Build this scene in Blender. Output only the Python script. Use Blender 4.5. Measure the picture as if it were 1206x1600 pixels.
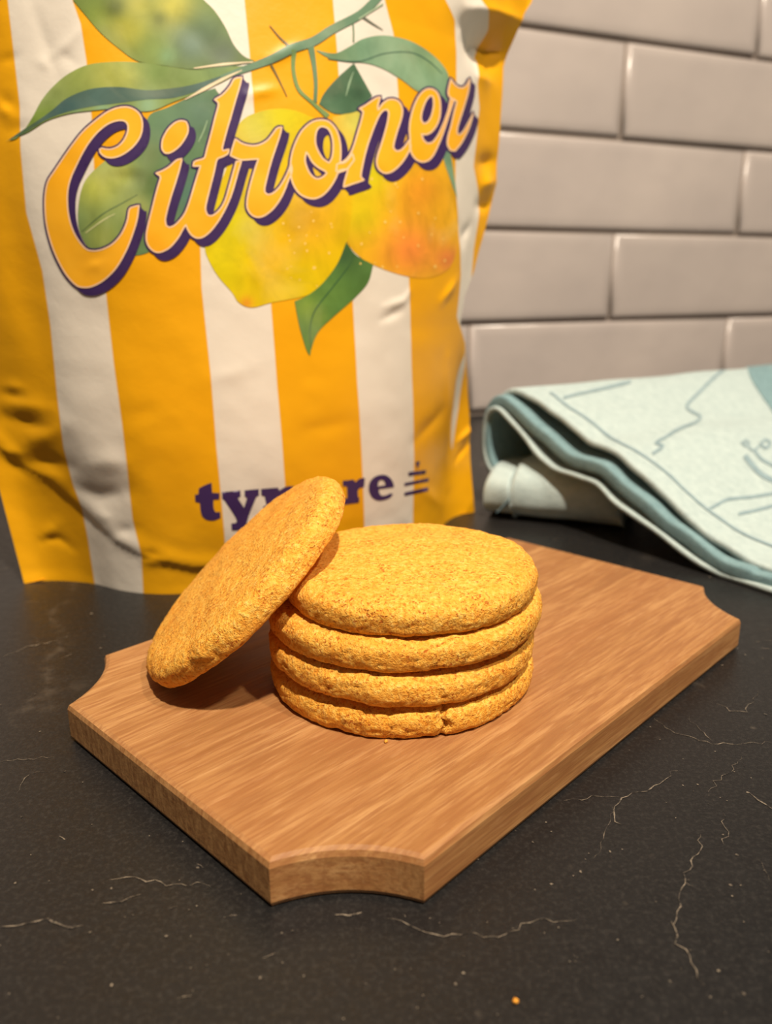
import bpy, math, random
import numpy as np
from math import sin, cos, pi, radians
from mathutils import Vector, Matrix, noise
from mathutils.geometry import delaunay_2d_cdt

for o_ in list(bpy.data.objects):
    bpy.data.objects.remove(o_)
sc = bpy.context.scene
C = sc.collection
U = 0.11                      # one layout unit = camera height above the worktop = 11 cm
random.seed(4)

# ------------------------------------------------------------------ camera
FPX, PITCH, ROLL = 1225.0, radians(15.75), radians(-0.5)
_f = np.array([0, cos(PITCH), -sin(PITCH)]); _r = np.array([1.0, 0, 0]); _u = np.array([0, sin(PITCH), cos(PITCH)])
RT = cos(ROLL) * _r + sin(ROLL) * _u
UP = -sin(ROLL) * _r + cos(ROLL) * _u
CAM = np.array([0, 0, 1.0])
cam_d = bpy.data.cameras.new('camera'); cam = bpy.data.objects.new('camera', cam_d); C.objects.link(cam)
cam.matrix_world = Matrix(((RT[0], UP[0], -_f[0], 0), (RT[1], UP[1], -_f[1], 0), (RT[2], UP[2], -_f[2], U), (0, 0, 0, 1)))
cam_d.sensor_fit = 'VERTICAL'; cam_d.sensor_height = 24; cam_d.sensor_width = 24
cam_d.lens = FPX / 1600 * 24
cam_d.clip_start = 0.005
cam_d.dof.use_dof = True
cam_d.dof.focus_distance = 1.66 * U
cam_d.dof.aperture_fstop = 8.8
sc.camera = cam

# ------------------------------------------------------------------ world, lamps, exposure
def lin(r, g, b, a=1.0):
    f = lambda v: ((v / 255 + 0.055) / 1.055) ** 2.4 if v > 10.3 else v / 255 / 12.92
    return (f(r), f(g), f(b), a)

w = bpy.data.worlds.new('room_ambient'); sc.world = w; w.use_nodes = True
w.node_tree.nodes['Background'].inputs[0].default_value = (1.0, 0.87, 0.74, 1)
w.node_tree.nodes['Background'].inputs[1].default_value = 0.09

def lamp(name, d, dist, power, size, col, target=(0.0, 2.2, 0.2)):
    l = bpy.data.lights.new(name, 'AREA'); l.shape = 'DISK'; l.size = size; l.energy = power; l.color = col
    o = bpy.data.objects.new(name, l); C.objects.link(o)
    t = Vector(target) * U; p = t + Vector(d).normalized() * dist
    o.location = p; o.rotation_euler = (t - p).to_track_quat('-Z', 'Y').to_euler()
    return o
lamp('ceiling_spot_front_offscreen', (0.15, -0.44, 1), 1.72, 45, 0.075, (1.0, 0.87, 0.70))
lamp('ceiling_spot_right_offscreen', (0.50, -0.44, 1), 1.87, 16, 0.09, (1.0, 0.87, 0.70))
sc.view_settings.view_transform = 'Standard'; sc.view_settings.look = 'None'
sc.view_settings.gamma = 1; sc.view_settings.use_curve_mapping = False
sc.view_settings.exposure = 0.0

# ------------------------------------------------------------------ helpers
AZ = radians(67)
DV = np.array([sin(AZ), cos(AZ), 0]); NV = np.array([-cos(AZ), sin(AZ), 0])   # along the wall, into the wall
def rays(px):
    px = np.atleast_2d(np.asarray(px, float))
    return _f + ((px[:, :1] - 603) / FPX) * RT - ((px[:, 1:2] - 800) / FPX) * UP
def on_z(px, z=0.0):
    r = rays(px); t = (z - 1.0) / r[:, 2]; return CAM + t[:, None] * r
def on_plane(px, p0, nrm):
    r = rays(px); t = ((np.asarray(p0) - CAM) @ nrm) / (r @ nrm); return CAM + t[:, None] * r

def mesh_obj(name, verts, faces, mat=None, parent=None, smooth=True, scale=U):
    me = bpy.data.meshes.new(name)
    me.from_pydata((np.asarray(verts, float) * scale).tolist(), [], [list(map(int, f)) for f in faces])
    me.validate(); me.update()
    if smooth:
        me.polygons.foreach_set('use_smooth', [True] * len(me.polygons))
    ob = bpy.data.objects.new(name, me); C.objects.link(ob)
    if mat: me.materials.append(mat)
    if parent: ob.parent = parent
    return ob
def tag(o, label=None, cat=None, group=None, kind=None):
    if label: o['label'] = label
    if cat: o['category'] = cat
    if group: o['group'] = group
    if kind: o['kind'] = kind
    return o
def empty(name, loc=(0, 0, 0)):
    o = bpy.data.objects.new(name, None); C.objects.link(o); o.location = loc; o.empty_display_size = 0.02
    return o
def adopt(ch, par):
    """parent with the child's mesh kept where it was built (par has only a translation)"""
    ch.parent = par
    ch.matrix_parent_inverse = Matrix.Translation(par.location).inverted()
    return ch
def set_attr(ob, name, vals):
    a = ob.data.attributes.new(name, 'FLOAT', 'POINT'); a.data.foreach_set('value', np.asarray(vals, np.float32))
def set_col(ob, name, cols):
    a = ob.data.attributes.new(name, 'FLOAT_COLOR', 'POINT'); a.data.foreach_set('color', np.asarray(cols, np.float32).ravel())
def grid_faces(nr, nc, close=False):
    f = []
    for i in range(nr - 1):
        for j in range(nc - (0 if close else 1)):
            j2 = (j + 1) % nc
            f.append((i * nc + j, i * nc + j2, (i + 1) * nc + j2, (i + 1) * nc + j))
    return f

class Mat:
    def __init__(s, name):
        s.m = bpy.data.materials.new(name); s.m.use_nodes = True; s.t = s.m.node_tree; s.n = s.t.nodes; s.b = s.n['Principled BSDF']
        s._tc = None
    def node(s, typ, **kw):
        nd = s.n.new(typ)
        for k, v in kw.items():
            if k in ('operation', 'blend_type', 'data_type', 'feature', 'attribute_name', 'noise_dimensions', 'distance', 'attribute_type', 'interpolation_type', 'use_clamp', 'clamp', 'noise_type', 'bands_direction', 'wave_type'):
                setattr(nd, k, v)
        return nd
    def link(s, a, b): s.t.links.new(a, b)
    def put(s, sock, v):
        if hasattr(v, 'is_linked') or hasattr(v, 'links'): s.link(v, sock)
        else: sock.default_value = v
    def coord(s, scale=(1, 1, 1), rot=(0, 0, 0), loc=(0, 0, 0)):
        if not s._tc: s._tc = s.n.new('ShaderNodeTexCoord')
        mp = s.n.new('ShaderNodeMapping'); mp.inputs['Scale'].default_value = scale; mp.inputs['Rotation'].default_value = rot
        mp.inputs['Location'].default_value = loc
        s.link(s._tc.outputs['Object'], mp.inputs['Vector']); return mp.outputs[0]
    def noise(s, vec, scale, detail=4, rough=0.55, dist=0.0, out=0):
        n = s.n.new('ShaderNodeTexNoise'); s.link(vec, n.inputs['Vector'])
        n.inputs['Scale'].default_value = scale; n.inputs['Detail'].default_value = detail; n.inputs['Roughness'].default_value = rough
        n.inputs['Distortion'].default_value = dist; return n.outputs[out]
    def voro(s, vec, scale, feature='F1', rnd=1.0):
        n = s.n.new('ShaderNodeTexVoronoi'); n.feature = feature; s.link(vec, n.inputs['Vector']); n.inputs['Scale'].default_value = scale
        n.inputs['Randomness'].default_value = rnd
        return n.outputs['Distance']
    def ramp(s, fac, stops):
        r = s.n.new('ShaderNodeValToRGB'); e = r.color_ramp.elements
        while len(e) < len(stops): e.new(0.5)
        for el, (p, c) in zip(e, stops):
            el.position = p; el.color = c if hasattr(c, '__len__') else (c, c, c, 1)
        s.link(fac, r.inputs[0]); return r.outputs[0]
    def math(s, op, a, b=0.0, c=None):
        n = s.n.new('ShaderNodeMath'); n.operation = op; s.put(n.inputs[0], a); s.put(n.inputs[1], b)
        if c is not None: s.put(n.inputs[2], c)
        return n.outputs[0]
    def mix(s, fac, a, b, mode='MIX'):
        n = s.n.new('ShaderNodeMix'); n.data_type = 'RGBA'; n.blend_type = mode
        s.put(n.inputs[0], fac); s.put(n.inputs[6], a); s.put(n.inputs[7], b); return n.outputs[2]
    def bump(s, h, strength=0.3, dist=0.001, prev=None):
        n = s.n.new('ShaderNodeBump'); n.inputs['Strength'].default_value = strength; n.inputs['Distance'].default_value = dist
        s.link(h, n.inputs['Height'])
        if prev is not None: s.link(prev, n.inputs['Normal'])
        s.link(n.outputs[0], s.b.inputs['Normal']); return n.outputs[0]
    def attr(s, name, out='Fac'):
        n = s.n.new('ShaderNodeAttribute'); n.attribute_name = name; return n.outputs[out]
    def color(s, v): s.put(s.b.inputs['Base Color'], v)
    def rough(s, v): s.put(s.b.inputs['Roughness'], v)
    def spec(s, v): s.b.inputs['Specular IOR Level'].default_value = v

# ------------------------------------------------------------------ materials
def m_counter():
    m = Mat('black_marble_laminate'); v = m.coord()
    wob = m.noise(v, 14, 6, 0.6, out=1)
    vv = m.n.new('ShaderNodeVectorMath'); vv.operation = 'MULTIPLY_ADD'; m.link(wob, vv.inputs[0]); vv.inputs[1].default_value = (0.05, 0.05, 0.0); m.link(v, vv.inputs[2])
    e = m.voro(vv.outputs[0], 7.0, 'DISTANCE_TO_EDGE')
    thin = m.ramp(e, [(0.0, 1.0), (0.010, 0.25), (0.022, 0.0)])
    msk = m.ramp(m.noise(v, 11, 4, 0.6), [(0.52, 0.0), (0.66, 1.0)])
    brk = m.ramp(m.noise(v, 220, 3, 0.6), [(0.42, 0.1), (0.60, 1.0)])
    vein = m.math('MULTIPLY', m.math('MULTIPLY', thin, msk), brk)
    sp = m.ramp(m.voro(v, 95), [(0.0, 1.0), (0.10, 0.0)])
    spm = m.ramp(m.noise(v, 60, 3, 0.6), [(0.54, 0.0), (0.66, 1.0)])
    sp = m.math('MULTIPLY', sp, spm)
    tot = m.math('MINIMUM', m.math('ADD', m.math('MULTIPLY', vein, 0.16), m.math('MULTIPLY', sp, 0.30)), 1.0)
    base = m.mix(m.ramp(m.noise(v, 900, 2, 0.7), [(0.48, 0.0), (0.78, 1.0)]), lin(21, 21, 22), lin(46, 44, 42))
    base = m.mix(m.ramp(m.noise(v, 6, 4), [(0.35, 0.0), (0.7, 0.5)]), base, lin(33, 30, 29))
    m.color(m.mix(tot, base, lin(168, 152, 134)))
    m.rough(m.ramp(m.noise(v, 300, 3), [(0.3, 0.34), (0.7, 0.46)])); m.spec(0.42)
    m.bump(m.noise(v, 1400, 2, 0.6), 0.12, 0.0006); return m.m
def m_vein(k=1.0):
    m = Mat('pale_vein'); v = m.coord()
    n = m.ramp(m.noise(v, 420, 4, 0.7), [(0.40, 0.0), (0.66, k)])
    m.color(m.mix(n, lin(34, 32, 31), lin(176, 160, 140))); m.rough(0.42); return m.m
def m_tile():
    m = Mat('grey_glazed_tile'); v = m.coord()
    oi = m.n.new('ShaderNodeObjectInfo')
    n = m.noise(v, 9, 4, 0.5)
    c = m.mix(m.ramp(n, [(0.3, 0.0), (0.75, 1.0)]), lin(176, 166, 162), lin(192, 181, 175))
    c = m.mix(m.math('MULTIPLY', oi.outputs['Random'], 0.35), c, lin(168, 158, 152))
    m.color(c); m.rough(0.22); m.spec(0.45)
    m.bump(m.noise(v, 14, 3, 0.5), 0.35, 0.004); return m.m
def m_grout():
    m = Mat('grey_grout'); v = m.coord()
    m.color(m.mix(m.noise(v, 500, 3), lin(124, 113, 105), lin(148, 136, 127))); m.rough(0.9); m.bump(m.noise(v, 900, 3), 0.3, 0.001); return m.m
def m_wood():
    m = Mat('oiled_beech'); v = m.coord((1, 1, 1))
    g = m.coord((20, 260, 260)); g2 = m.coord((70, 1000, 1000)); g3 = m.coord((2.2, 26, 26))
    a = m.noise(g, 1.0, 5, 0.6, 0.4); b = m.noise(g2, 1.0, 3, 0.6); c = m.noise(g3, 1.0, 4, 0.6, 0.8)
    col = m.ramp(a, [(0.30, lin(136, 91, 50)), (0.5, lin(166, 120, 72)), (0.70, lin(186, 142, 92))])
    col = m.mix(m.ramp(b, [(0.38, 0.9), (0.58, 0.0)]), col, lin(142, 95, 55))
    col = m.mix(m.ramp(c, [(0.35, 0.0), (0.7, 0.55)]), col, lin(150, 96, 54))
    fl = m.ramp(m.noise(m.coord((130, 900, 900)), 1.0, 2, 0.5), [(0.60, 0.0), (0.70, 0.15)])
    col = m.mix(fl, col, lin(206, 162, 114))
    st = m.ramp(m.noise(m.coord((14, 70, 70), loc=(3, 1, 0)), 1.0, 3, 0.6), [(0.68, 0.0), (0.78, 0.5)])
    col = m.mix(st, col, lin(126, 66, 40))
    geo = m.n.new('ShaderNodeTexCoord'); sx = m.n.new('ShaderNodeSeparateXYZ'); m.link(geo.outputs['Normal'], sx.inputs[0])
    end = m.ramp(m.math('ABSOLUTE', sx.outputs[0]), [(0.82, 0.0), (0.97, 1.0)])
    ring = m.ramp(m.noise(m.coord((30, 800, 260)), 1.0, 4, 0.7, 0.5), [(0.35, lin(136, 91, 50)), (0.65, lin(180, 134, 84))])
    col = m.mix(end, col, ring)
    m.color(col); m.rough(m.ramp(a, [(0.3, 0.46), (0.7, 0.6)])); m.spec(0.4)
    p = m.bump(a, 0.10, 0.0008); m.bump(b, 0.22, 0.0004, p); return m.m
def m_cookie(seed):
    m = Mat('golden_cookie'); v = m.coord(loc=(seed * 0.37, seed * 0.71, 0))
    n1 = m.noise(v, 850, 5, 0.65); n2 = m.noise(v, 130, 5, 0.6); n3 = m.noise(v, 1700, 3, 0.7)
    col = m.ramp(n1, [(0.28, lin(222, 140, 36)), (0.42, lin(240, 166, 56)), (0.56, lin(250, 190, 80)), (0.75, lin(255, 216, 124))])
    col = m.mix(m.ramp(n2, [(0.45, 0.0), (0.75, 0.55)]), col, lin(238, 154, 44))
    col = m.mix(m.ramp(m.noise(v, 22, 3), [(0.5, 0.0), (0.75, 0.35)]), col, lin(240, 150, 48))
    pit = m.ramp(m.noise(v, 1300, 3, 0.6, 0.0), [(0.55, 0.0), (0.64, 0.95)])
    pit = m.math('MULTIPLY', pit, m.ramp(m.noise(v, 160, 3), [(0.38, 0.2), (0.58, 1.0)]))
    col = m.mix(pit, col, lin(186, 92, 14))
    wv = m.n.new('ShaderNodeVectorMath'); wv.operation = 'MULTIPLY_ADD'; m.link(m.noise(v, 160, 4, 0.6, out=1), wv.inputs[0]); wv.inputs[1].default_value = (0.006, 0.006, 0.006); m.link(v, wv.inputs[2])
    ck_ = m.ramp(m.voro(wv.outputs[0], 210, 'DISTANCE_TO_EDGE'), [(0.0, 1.0), (0.07, 0.0)])
    ck_ = m.math('MULTIPLY', ck_, m.ramp(m.noise(v, 60, 3), [(0.50, 0.0), (0.68, 0.40)])); col = m.mix(ck_, col, lin(212, 118, 26))
    m.color(col); m.rough(0.75); m.spec(0.3)
    m.b.inputs['Subsurface Weight'].default_value = 0.0
    p = m.bump(n2, 0.28, 0.0025); p = m.bump(n1, 0.6, 0.0008, p); p = m.bump(m.math('SUBTRACT', 1.0, m.math('MAXIMUM', pit, ck_)), 0.35, 0.0004, p); m.bump(n3, 0.6, 0.0005, p); return m.m
def m_film():
    m = Mat('striped_pouch_film'); u = m.attr('stripe'); v = m.coord()
    wr = m.n.new('ShaderNodeMapRange'); m.link(u, wr.inputs[0]); wr.inputs[1].default_value = -0.002; wr.inputs[2].default_value = 0.002
    yel = m.mix(m.noise(v, 30, 3), lin(231, 163, 6), lin(239, 174, 18))
    m.color(m.mix(wr.outputs[0], yel, lin(229, 220, 206)))
    m.rough(0.40); m.spec(0.4)
    p = m.bump(m.noise(v, 45, 4, 0.5), 0.12, 0.004); m.bump(m.noise(v, 900, 2), 0.05, 0.0005, p); return m.m
def m_flat(name, c, rough=0.42, var=None, scale=60):
    m = Mat(name)
    if var:
        v = m.coord(); m.color(m.mix(m.ramp(m.noise(v, scale, 4, 0.6), [(0.35, 0.0), (0.7, 1.0)]), c, var))
    else: m.color(c)
    m.rough(rough); m.spec(0.4); return m.m
def m_paint(name='watercolour_print'):
    m = Mat(name); v = m.coord()
    c = m.attr('paint', 'Color')
    c = m.mix(m.ramp(m.noise(v, 90, 5, 0.6, 0.6), [(0.40, 0.0), (0.72, 0.38)]), c, m.mix(1.0, c, lin(170, 175, 150), 'MULTIPLY'))
    c = m.mix(m.ramp(m.noise(v, 38, 4, 0.5, 0.8), [(0.50, 0.0), (0.8, 0.14)]), c, lin(240, 235, 190), 'SCREEN')
    m.color(c); m.rough(0.42); m.spec(0.4); return m.m
def m_towel(name, c, c2):
    m = Mat(name); v = m.coord()
    m.color(m.mix(m.ramp(m.noise(v, 260, 4, 0.7), [(0.3, 0.0), (0.7, 1.0)]), c, c2))
    m.rough(0.95); m.spec(0.1)
    m.b.inputs['Sheen Weight'].default_value = 0.15
    p = m.bump(m.noise(v, 70, 3), 0.25, 0.003); m.bump(m.noise(v, 1300, 3, 0.7), 0.5, 0.001, p); return m.m

# ------------------------------------------------------------------ worktop
COUNTER_Z = 0.0
WB = 5.656                       # wall distance along NV
def wl(s, n, z=0.0): return s * DV + n * NV + np.array([0, 0, z])
b0 = [wl(-9, -2.2), wl(11, -2.2), wl(11, WB + 0.028), wl(-9, WB + 0.028)]
vs = [p + np.array([0, 0, 0]) for p in b0] + [p - np.array([0, 0, 0.36]) for p in b0]
top = mesh_obj('countertop', vs, [(0, 1, 2, 3), (7, 6, 5, 4), (0, 4, 5, 1), (1, 5, 6, 2), (2, 6, 7, 3), (3, 7, 4, 0)], m_counter(), smooth=False)
tag(top, 'black marbled countertop with fine pale veins and flecks', 'countertop')

def ribbon(pts, hw, z, jit=0.0, seed=1):
    """flat strip along plan points; hw = half width per point"""
    rnd = random.Random(seed); P = []
    pts = [np.asarray(p, float) for p in pts]
    dense = []; H = []
    for i in range(len(pts) - 1):
        L = np.linalg.norm(pts[i + 1] - pts[i]); k = max(2, int(L / 0.012))
        for q in range(k):
            t = q / k; dense.append(pts[i] * (1 - t) + pts[i + 1] * t); H.append(hw[i] * (1 - t) + hw[i + 1] * t)
    dense.append(pts[-1]); H.append(hw[-1])
    dense = np.array(dense); V = []; F = []
    for i in range(len(dense)):
        a = dense[max(0, i - 1)]; b = dense[min(len(dense) - 1, i + 1)]; d = (b - a)[:2]; d = d / (np.linalg.norm(d) + 1e-9)
        nn = np.array([-d[1], d[0], 0]); off = nn * rnd.uniform(-1, 1) * jit; h = H[i] * rnd.uniform(0.35, 1.35)
        c0 = np.array([dense[i][0], dense[i][1], z]) + off
        V += [c0 + nn * h, c0 - nn * h]
        if i: F.append((2 * i - 2, 2 * i - 1, 2 * i + 1, 2 * i))
    return V, F
VEINS = [
    ([(1018, 1120), (1045, 1142), (1075, 1152), (1112, 1163), (1160, 1163), (1206, 1160)], 0.9),
    ([(1160, 1181), (1140, 1206), (1118, 1222), (1108, 1245)], 1.0),
    ([(1055, 1203), (1030, 1225), (1000, 1238), (972, 1248), (962, 1262), (957, 1285), (970, 1290)], 1.5),
    ([(880, 1250), (925, 1247), (968, 1246)], 1.1),
    ([(1097, 1302), (1090, 1335), (1070, 1365), (1062, 1395), (1057, 1425), (1047, 1445)], 1.7),
    ([(1047, 1440), (1060, 1475), (1080, 1505), (1103, 1540)], 2.2),
    ([(1168, 1238), (1185, 1250), (1206, 1264)], 2.6),
    ([(600, 1435), (640, 1442), (680, 1460), (720, 1462), (790, 1462), (815, 1445), (840, 1437), (900, 1443)], 1.8),
    ([(0, 1448), (40, 1445), (75, 1436), (110, 1450), (130, 1446)], 3.2),
    ([(160, 1412), (190, 1408), (220, 1398)], 3.0),
    ([(170, 1376), (210, 1372), (260, 1384), (330, 1382)], 1.6),
    ([(350, 1434), (370, 1431)], 4.0), ([(524, 1430), (545, 1430), (565, 1427)], 4.2), ([(308, 1350), (318, 1356)], 4.5),
    ([(0, 1190), (45, 1186), (85, 1183)], 1.3), ([(30, 1240), (45, 1210), (70, 1205)], 1.2),
    ([(0, 1028), (40, 1012), (80, 1003), (118, 992)], 1.6), ([(35, 942), (70, 941)], 3.2), ([(0, 892), (16, 886)], 6.0),
    ([(95, 1030), (125, 1015)], 1.6), ([(92, 1308), (102, 1312)], 3.5), ([(265, 1420), (277, 1416)], 3.0),
    ([(1175, 1003), (1206, 1001)], 2.4), ([(1188, 985), (1206, 983)], 2.2), ([(1190, 1013), (1200, 1013)], 1.6),
    ([(1120, 1100), (1140, 1110), (1165, 1112), (1185, 1080)], 1.2), ([(1075, 1120), (1100, 1150), (1115, 1165)], 0.8),
    ([(1128, 1270), (1135, 1300), (1130, 1320)], 1.4), ([(960, 1262), (950, 1300), (930, 1345)], 0.6),
    ([(1180, 1340), (1206, 1375)], 1.2), ([(1070, 1378), (1084, 1383)], 1.6), ([(275, 1560), (300, 1555)], 3.0), ([(410, 1497), (430, 1490)], 2.5),
]
V = []; F = []
for i, (pp, wd) in enumerate(VEINS):
    P = on_z(pp); H = [wd * 0.55 / FPX * np.linalg.norm(p - CAM) for p in P]; H[0] *= 0.3; H[-1] *= 0.3
    v_, f_ = ribbon(P, H, 0.0012, 0.006 if wd < 2.4 else 0.002, i); k = len(V); V += v_; F += [tuple(k + q for q in f) for f in f_]
rnd = random.Random(8)
for i in range(260):                       # small flecks in the laminate pattern
    p = on_z([(rnd.uniform(0, 1206), rnd.uniform(900, 1600))])[0]; r = rnd.choice([1, 1, 1.3, 2]) * 1.3 / FPX * np.linalg.norm(p - CAM)
    k = len(V); el = rnd.uniform(0.5, 1.0); a0 = rnd.uniform(0, pi)
    for q in range(7):
        a = 2 * pi * q / 7; x = r * cos(a) * rnd.uniform(.6, 1.1); y = r * el * sin(a) * rnd.uniform(.6, 1.1)
        V.append(np.array([p[0] + x * cos(a0) - y * sin(a0), p[1] + x * sin(a0) + y * cos(a0), 0.0012]))
    F.append(tuple(range(k, k + 7)))
vein = mesh_obj('vein_pattern', V, F, m_vein(0.62), top, smooth=False); tag(vein, 'pale veins and flecks in the laminate', kind='stuff')

# ------------------------------------------------------------------ tiled wall
ROWH, COLW, GAP = 0.716, 2.735, 0.034
s0 = (0.7043 * DV[0] + 6.443 * DV[1]) - 0.02
A_, B_ = -8.0, 10.5
zt = 0.04 + 7 * ROWH
th = 1.2
vs = [wl(A_, WB + 0.03), wl(B_, WB + 0.03), wl(B_, WB + th), wl(A_, WB + th)]
vs = vs + [p + np.array([0, 0, zt]) for p in vs]
wall = mesh_obj('wall_back', vs, [(0, 1, 5, 4), (1, 2, 6, 5), (2, 3, 7, 6), (3, 0, 4, 7), (4, 5, 6, 7), (3, 2, 1, 0)], m_grout(), smooth=False)
tag(wall, 'back wall clad in grey glazed subway tiles', kind='structure')
def tile_mesh(x0, x1, hz):
    """glazed tile: pillowed face with a rounded edge; local x along the wall, y out of the wall (negative), z up"""
    b = 0.030; V = []; F = []
    rings = [(0.0, 0.0), (0.0, -0.030), (0.010, -0.046), (b, -0.054), (b + 0.06, -0.056)]
    for ins, y in rings:
        V += [(x0 + ins, y, ins), (x1 - ins, y, ins), (x1 - ins, y, hz - ins), (x0 + ins, y, hz - ins)]
    for r in range(len(rings) - 1):
        for q in range(4):
            a = r * 4 + q; b2 = r * 4 + (q + 1) % 4; F.append((a, b2, b2 + 4, a + 4))
    k = (len(rings) - 1) * 4; F.append((k, k + 1, k + 2, k + 3))
    return V, F
TM = m_tile(); rt = random.Random(2); shared = None
rotw = math.atan2(DV[1], DV[0])
for k in range(7):
    j0 = -4 if k % 2 == 0 else -4.5
    for j in range(8):
        x = s0 + (j0 + j) * COLW
        if x < A_ or x + COLW > B_: continue
        if shared is None:
            V, F = tile_mesh(0, COLW - GAP, ROWH - GAP); t = mesh_obj('tile', V, F, TM, None, smooth=True); shared = t.data
        else:
            t = bpy.data.objects.new('tile', shared); C.objects.link(t)
        p = wl(x + GAP / 2, WB + 0.045, 0.045 + k * ROWH)
        t.parent = wall; t.location = Vector(p * U)
        t.rotation_euler = (rt.uniform(-.004, .004), 0, rotw + rt.uniform(-.004, .004))

# ------------------------------------------------------------------ cutting board
TB = 0.092
bc = np.array([[-0.0687, 0.962], [1.1367, 2.1959], [0.3387, 2.9841], [-0.8648, 1.7463]])      # AB, BC, CD, DA corners in plan
ex = (bc[1] - bc[0]); LB = np.linalg.norm(ex); ex = ex / LB; ey = np.array([-ex[1], ex[0]]); WBd = 1.1161
cut = 0.182
def corner(cx, cy, sx, sy):
    """concave cut corner between (cx+sx*cut, cy) and (cx, cy+sy*cut); returns points from the x-edge to the y-edge"""
    p0 = np.array([cx + sx * cut, cy]); p1 = np.array([cx, cy + sy * cut]); out = []
    m_ = (p0 + p1) / 2; inn = np.array([sx, sy]) / math.sqrt(2)
    for q in range(13):
        t = q / 12; out.append(p0 * (1 - t) + p1 * t + inn * 0.028 * 4 * t * (1 - t))
    return out
out = []
out += corner(0, 0, 1, 1)[::-1]; out += corner(LB, 0, -1, 1); out += corner(LB, WBd, -1, -1)[::-1]; out += corner(0, WBd, 1, -1)
out = np.array(out); nO = len(out)
def inset(poly, d):
    n = len(poly); res = []
    for i in range(n):
        a = poly[i - 1]; b = poly[i]; c_ = poly[(i + 1) % n]
        e1 = (b - a) / np.linalg.norm(b - a); e2 = (c_ - b) / np.linalg.norm(c_ - b)
        n1 = np.array([-e1[1], e1[0]]); n2 = np.array([-e2[1], e2[0]]); mm = n1 + n2; mm = mm / np.linalg.norm(mm)
        res.append(b + mm * d / max(0.5, mm @ n1))
    return np.array(res)
V = []; F = []
prof = [(0.010, 0.0), (0.003, 0.002), (0.0, 0.010), (0.0, TB - 0.014), (0.004, TB - 0.004), (0.013, TB)]
for d, z in prof:
    for p in inset(out, d): V.append((p[0], p[1], z))
for r in range(len(prof) - 1):
    for i in range(nO): F.append((r * nO + i, r * nO + (i + 1) % nO, (r + 1) * nO + (i + 1) % nO, (r + 1) * nO + i))
F.append(tuple(range(nO))[::-1]); F.append(tuple((len(prof) - 1) * nO + i for i in range(nO)))
board = mesh_obj('cutting_board', V, F, m_wood(), None, smooth=False)
board.location = (bc[0][0] * U, bc[0][1] * U, 0.0002); board.rotation_euler = (0, 0, math.atan2(ex[1], ex[0]))
tag(board, 'wooden breakfast board with scooped corners under the cookies', 'cutting board')

# ------------------------------------------------------------------ cookies
def make_cookie(name, ctr, nrm, R, T, seed, label, crack=None, dome=0.008, spin=0.0, group=None):
    NA, NP = 240, 96; V = np.zeros((NP, NA, 3)); rim = np.zeros((NP, NA))
    off = Vector((seed * 3.1, seed * 1.7, seed * 5.3)); rr_ = T * 0.5
    tt = np.linspace(0, 1, NP)
    for i, t in enumerate(tt):
        AL, AU = rr_ * 0.75, rr_ * 1.75
        if t < 0.30:   r0 = (R - AL) * (t / 0.30); z0 = -rr_; nz = -1; nr = 0; rm = 0.9
        elif t < 0.60:
            a = -pi / 2 + pi * (t - 0.30) / 0.30
            r0 = R - AL + AL * abs(cos(a)) ** 0.45 if a < 0 else R - AU + AU * abs(cos(a)) ** 0.9; z0 = rr_ * math.copysign(abs(sin(a)) ** 0.9, sin(a)); nz = sin(a); nr = cos(a); rm = max(0.0, 1 - max(0.0, sin(a)) ** 2 * 0.7)
        else:
            q = (t - 0.60) / 0.40; r0 = (R - AU) * (1 - q); z0 = rr_ + dome * (1 - (1 - q) ** 2); nz = 1; nr = 0; rm = 0.3 * (1 - q) ** 3
        for j in range(NA):
            a = 2 * pi * j / NA; ca, sa = cos(a), sin(a)
            wobr = 1 + 0.012 * noise.noise(Vector((ca * 1.6, sa * 1.6, 0)) + off) + 0.006 * noise.noise(Vector((ca * 5, sa * 5, 2)) + off)
            x, y, z = r0 * wobr * ca, r0 * wobr * sa, z0
            p = Vector((x, y, z))
            n1 = noise.noise(p * 9 + off); n2 = noise.noise(p * 32 + off); n3 = noise.noise(p * 75 + off); n4 = noise.noise(p * 150 + off)
            edge = nr
            d = 0.0045 * n1 + 0.0022 * n2 + 0.0016 * n3 * (0.5 + edge) + 0.0014 * n4 * (0.35 + edge)
            cr = abs(noise.noise(p * 14 + off * 2))
            if cr < 0.06: d -= 0.003 * (1 - cr / 0.06) * (0.3 + edge)
            if t < 0.30: d *= 0.25
            if crack is not None:
                for (ac, wd, dp) in crack:
                    da = (a - ac + pi) % (2 * pi) - pi + 0.02 * sin(z * 160)
                    if abs(da) < wd and nr > 0.02: d -= dp * (1 - abs(da) / wd) * nr
            V[i, j] = (x + d * nr * ca, y + d * nr * sa, z + d * nz); rim[i, j] = rm
    Vf = V.reshape(-1, 3)
    ob = mesh_obj(name, Vf, grid_faces(NP, NA, True), m_cookie(seed), None)
    z = Vector(nrm).normalized(); q = Vector((0, 0, 1)).rotation_difference(z)
    ob.rotation_mode = 'QUATERNION'; ob.rotation_quaternion = q @ Matrix.Rotation(spin, 3, 'Z').to_quaternion()
    ob.location = Vector(ctr) * U
    tag(ob, label, 'cookie', group or 'golden cookies on the board'); return ob
DZ = 0.0769; ZB = TB + 0.002
make_cookie('cookie', (0.0344, 1.7591, ZB + DZ * 0.5), (0, 0, 1), 0.3167, DZ, 1, 'bottom cookie of the stack, split at its rim, resting on the board', crack=[(-pi / 2 + 0.27, 0.035, 0.02), (-pi / 2 - 0.1, 0.03, 0.006)])
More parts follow.
